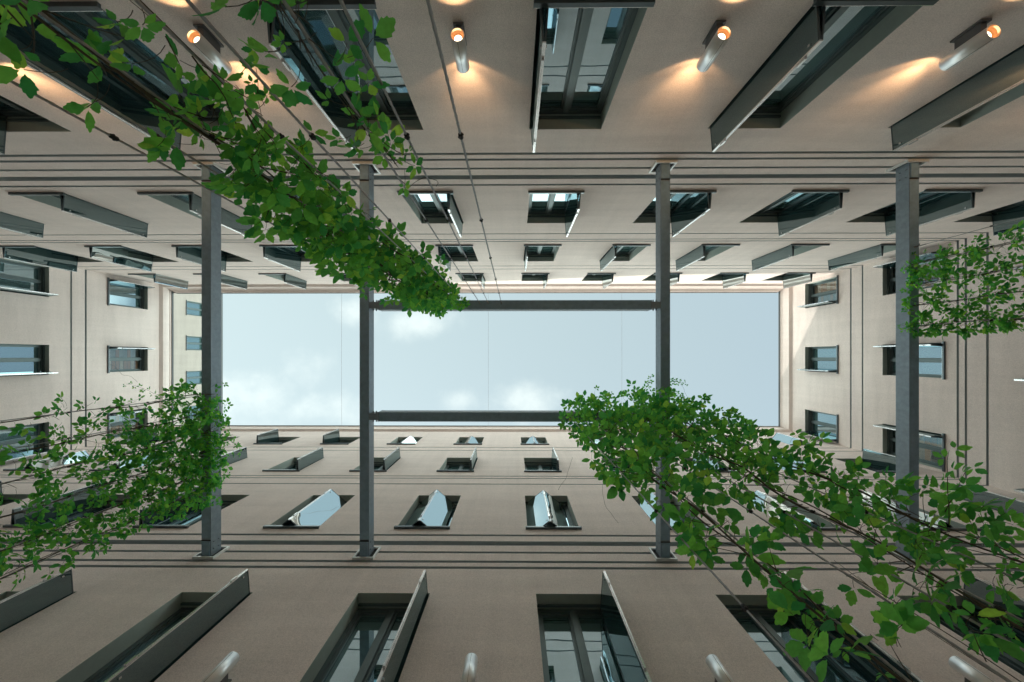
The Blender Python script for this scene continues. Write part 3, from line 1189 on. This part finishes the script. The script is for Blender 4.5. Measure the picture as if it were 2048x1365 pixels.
    def finish(self, label, group='climbing vines on the wire ropes', loc=(0, 0, 0)):
        e = empty('climbing_vine', loc)
        tag(e, label, 'vine', group)
        inv = Vector(loc)
        for nm, mb, mt, sm in (('stem', self.stem, M['bark'], True), ('foliage', self.leaf, M['leaf'], True)):
            mb.v = [(x - inv.x, y - inv.y, z - inv.z) for (x, y, z) in mb.v]
            mb.build(nm, mt, e, sm)
        return e


Y1 = -0.885
v = Vine(3)
v.strand([(0.62, -1.22, Y1, .12, .22), (0.95, -1.24, Y1, .13, .27), (1.2, -1.24, Y1, .11, .36), (1.5, -1.20, Y1, .14, .85), (2.0, -1.27, Y1, .20, 1.15),
          (2.85, -1.41, Y1, .26, 1.4), (4.0, -1.30, Y1, .36, 1.5), (5.0, -1.26, Y1 - .03, .35, 1.5), (5.58, -1.24, Y1 - 0.02, .30, 1.4)], 125, 0.088, 0.5, 0.011)
v.strand([(2.6, -1.0, Y1, .08, .3), (4.0, -0.98, Y1, .18, 1), (5.6, -0.98, Y1, .14, 1)], 40, 0.08, 0.7, 0.005)
v.finish('thick climbing vine slanting across the upper left, dense up to the lengthwise beam', loc=(-1.22, Y1, GZ))

v = Vine(5)
v.strand([(0.70, -0.585, Y1, .06, 1.2), (0.95, -0.58, Y1, .07, 1.4), (1.15, -0.585, Y1, .06, 1.2), (1.30, -0.585, Y1, .07, 1.2), (1.42, -0.57, Y1, .05, .9), (1.62, -0.56, Y1, .03, .4)],
         34, 0.072, 0.7, 0.004)
v.sprig((-0.575, Y1, 1.34), (0.8, 0.2, 0.9), 0.16, 4, 0.045)
v.tendril((-0.574, Y1, 1.7), (0.3, 0, 1), 0.3)
v.finish('thin vine with a few large leaves left of the top middle wire ropes', loc=(-0.58, Y1, GZ))

v = Vine(8)
v.strand([(0.85, -0.95, Y1, .05, .7), (1.05, -0.95, Y1, .06, 1.1), (1.35, -0.97, Y1, .06, .9), (1.75, -0.95, Y1, .06, 1.0), (2.2, -0.98, Y1, .07, 1)], 24, 0.062, 0.7, 0.003)
v.sprig((-0.95, Y1, 1.0), (0.3, 0.5, 0.7), 0.18, 5, 0.05)
v.sprig((-0.96, Y1, 1.2), (-0.2, 0.4, 0.9), 0.2, 5, 0.05)
v.finish('slender small-leaved shoot in front of the leftmost lit lamp', loc=(-0.95, Y1, GZ))

Y2 = 1.005
v = Vine(21)
v.strand([(0.72, 1.16, Y2, .10, .4), (1.0, 1.18, Y2, .12, .45), (1.5, 1.2, Y2, .13, .6), (2.2, 1.18, Y2, .16, .8), (3.0, 1.18, Y2, .26, 1.2), (4.2, 1.2, Y2 - .02, .38, 2.0),
          (5.2, 1.22, Y2 - .02, .45, 2.6), (5.75, 1.25, Y2 - .03, .40, 2.0)], 62, 0.092, 0.8, 0.010)
v.strand([(0.95, 1.55, Y2, .07, .5), (1.3, 1.53, Y2, .09, .7), (1.7, 1.55, Y2, .07, .4)], 30, 0.095, 0.8, 0.003)
v.strand([(0.98, 1.88, Y2, .12, .6), (1.5, 1.9, Y2, .13, .6), (2.2, 1.93, Y2 - .02, .17, .7), (3.0, 1.95, Y2 - .03, .25, 1.1), (4.2, 1.95, Y2 - .05, .36, 1.9),
          (5.75, 1.98, Y2 - .06, .40, 2.2)], 60, 0.088, 0.75, 0.009)
v.strand([(1.3, 2.44, Y2, .17, 1.1), (1.9, 2.48, Y2 - .01, .21, 1.5), (2.6, 2.5, Y2 - .02, .21, 1.3), (3.5, 2.45, Y2 - .04, .24, 1.3), (4.6, 2.45, Y2 - .08, .34, 1.9),
          (5.78, 2.35, Y2 - .14, .40, 2.3)], 60, 0.085, 0.75, 0.009)
v.strand([(5.5, 2.15, 0.82, .2, 1), (5.95, 2.15, 0.72, .24, 1)], 60, 0.085, 0.8, 0.004)
v.sprig((2.46, Y2 - 0.05, 1.95), (0.1, -1.0, 0.1), 0.42, 7, 0.085, 0.15)
v.sprig((2.5, Y2 - 0.1, 2.0), (0.5, -0.6, 0.1), 0.30, 5, 0.09, 0.2)
v.sprig((2.62, 0.45, 5.92), (1, -0.12, 0.2), 0.36, 9, 0.055, 0.2)
v.sprig((2.62, 0.62, 5.9), (1, 0.1, 0.2), 0.26, 6, 0.06, 0.3)
v.sprig((2.2, 0.62, 5.9), (0.5, -0.7, 0.2), 0.34, 7, 0.06, 0.25)
v.sprig((1.5, 0.8, 5.85), (0.4, -0.6, 0.1), 0.22, 5, 0.07, 0.3)
v.tendril((2.8, 0.4, 6.0), (1, 0.5, 0), 0.5, 12, 0.15)
v.tendril((1.0, 1.45, 3.9), (0, 0.9, -0.3), 0.5, 10, 0.25)
v.tendril((0.75, 1.3, 4.4), (-0.2, 0.9, -0.3), 0.5, 10, 0.25)
v.finish('largest climbing vine, three leafy arms fanning to the lower right corner from one dense head', loc=(1.6, Y2, GZ))

v = Vine(33)
X1 = BX[0]
for i, (Y, lo, dn, ztop) in enumerate(((0.66, 3.0, .32, 5.7), (0.98, 2.9, .62, 5.8), (1.28, 2.8, .8, 5.8), (1.62, 2.7, 1.0, 5.75), (1.95, 2.6, 1.0, 5.7), (2.22, 2.5, .72, 5.6))):
    v.strand([(lo, X1 - 0.02, Y, .14, .85 * dn), (3.8, X1, Y, .13, 1.2 * dn), (4.4, X1, Y, .16, 1.5 * dn), (5.0, X1 + .02, Y, .19, 2.2 * dn), (5.45, X1 + .06, Y - .03, .24, 3.8 * dn),
              (ztop, X1 + .10, Y - .04, .32, 5.6 * dn)], 62, 0.080, 0.75, 0.007)
v.sprig((X1 - 0.05, 0.78, 5.3), (-1, -0.5, 0.25), 0.95, 14, 0.055, 0.18)
v.sprig((X1 + 0.1, 0.8, 5.75), (-0.6, -0.9, 0.3), 0.35, 7, 0.07, 0.2)
v.tendril((X1 - 0.9, 0.42, 5.45), (-1, -0.3, 0.3), 0.6, 12, 0.2)
v.finish('broad curtain of vine hanging on the left from the leftmost cross beam', loc=(X1, 1.5, GZ))

for i, (Y, lab) in enumerate(((-1.52, 'top vine strand of four hanging at the right edge'), (-1.17, 'second vine strand from the top at the right edge'),
                              (-0.84, 'third vine strand from the top at the right edge'), (-0.50, 'lowest vine strand at the right edge, densest and straight'))):
    v = Vine(50 + i)
    X2 = BX[3] + 0.02
    dn = (1.2, 1.4, 1.1, 1.8)[i]
    v.strand([(3.7, X2, Y, .10, .9 * dn), (4.6, X2, Y, .10, 1.0 * dn), (5.2, X2 + .02, Y, .12, 1.1 * dn), (5.6, X2 - .02, Y, .15, 1.5 * dn), (5.72, X2 - .04, Y, .16, 1.6 * dn)],
             58, 0.082, 0.75, 0.006)
    v.sprig((X2 - 0.05, Y, 5.66), (-0.5, 0.3, 0.1), 0.16, 3, 0.07, 0.3)
    v.sprig((X2, Y, 4.9), (0.3, -0.8, 0.3), 0.22, 5, 0.06, 0.3)
    v.finish(lab, loc=(X2, Y, GZ))

# ------------------------------------------------------------------ thin wires of the bird net over the court
for X, lab in ((-8.0, 'thin taut net wire high over the court near its left end'), (-1.2, 'thin taut net wire high over the middle of the court'),
               (4.95, 'thin taut net wire high over the court, right of the middle')):
    q = MB()
    q.ring_tube([(0, -DT + 0.25, 0), (0, 0, -0.02), (0, DB - 0.1, 0)], 0.0045, 5)
    tag(q.build('net_wire', M['netwire'], None, False, (X, 0, ZE + 0.02)), lab, 'wire', 'thin net wires over the court')
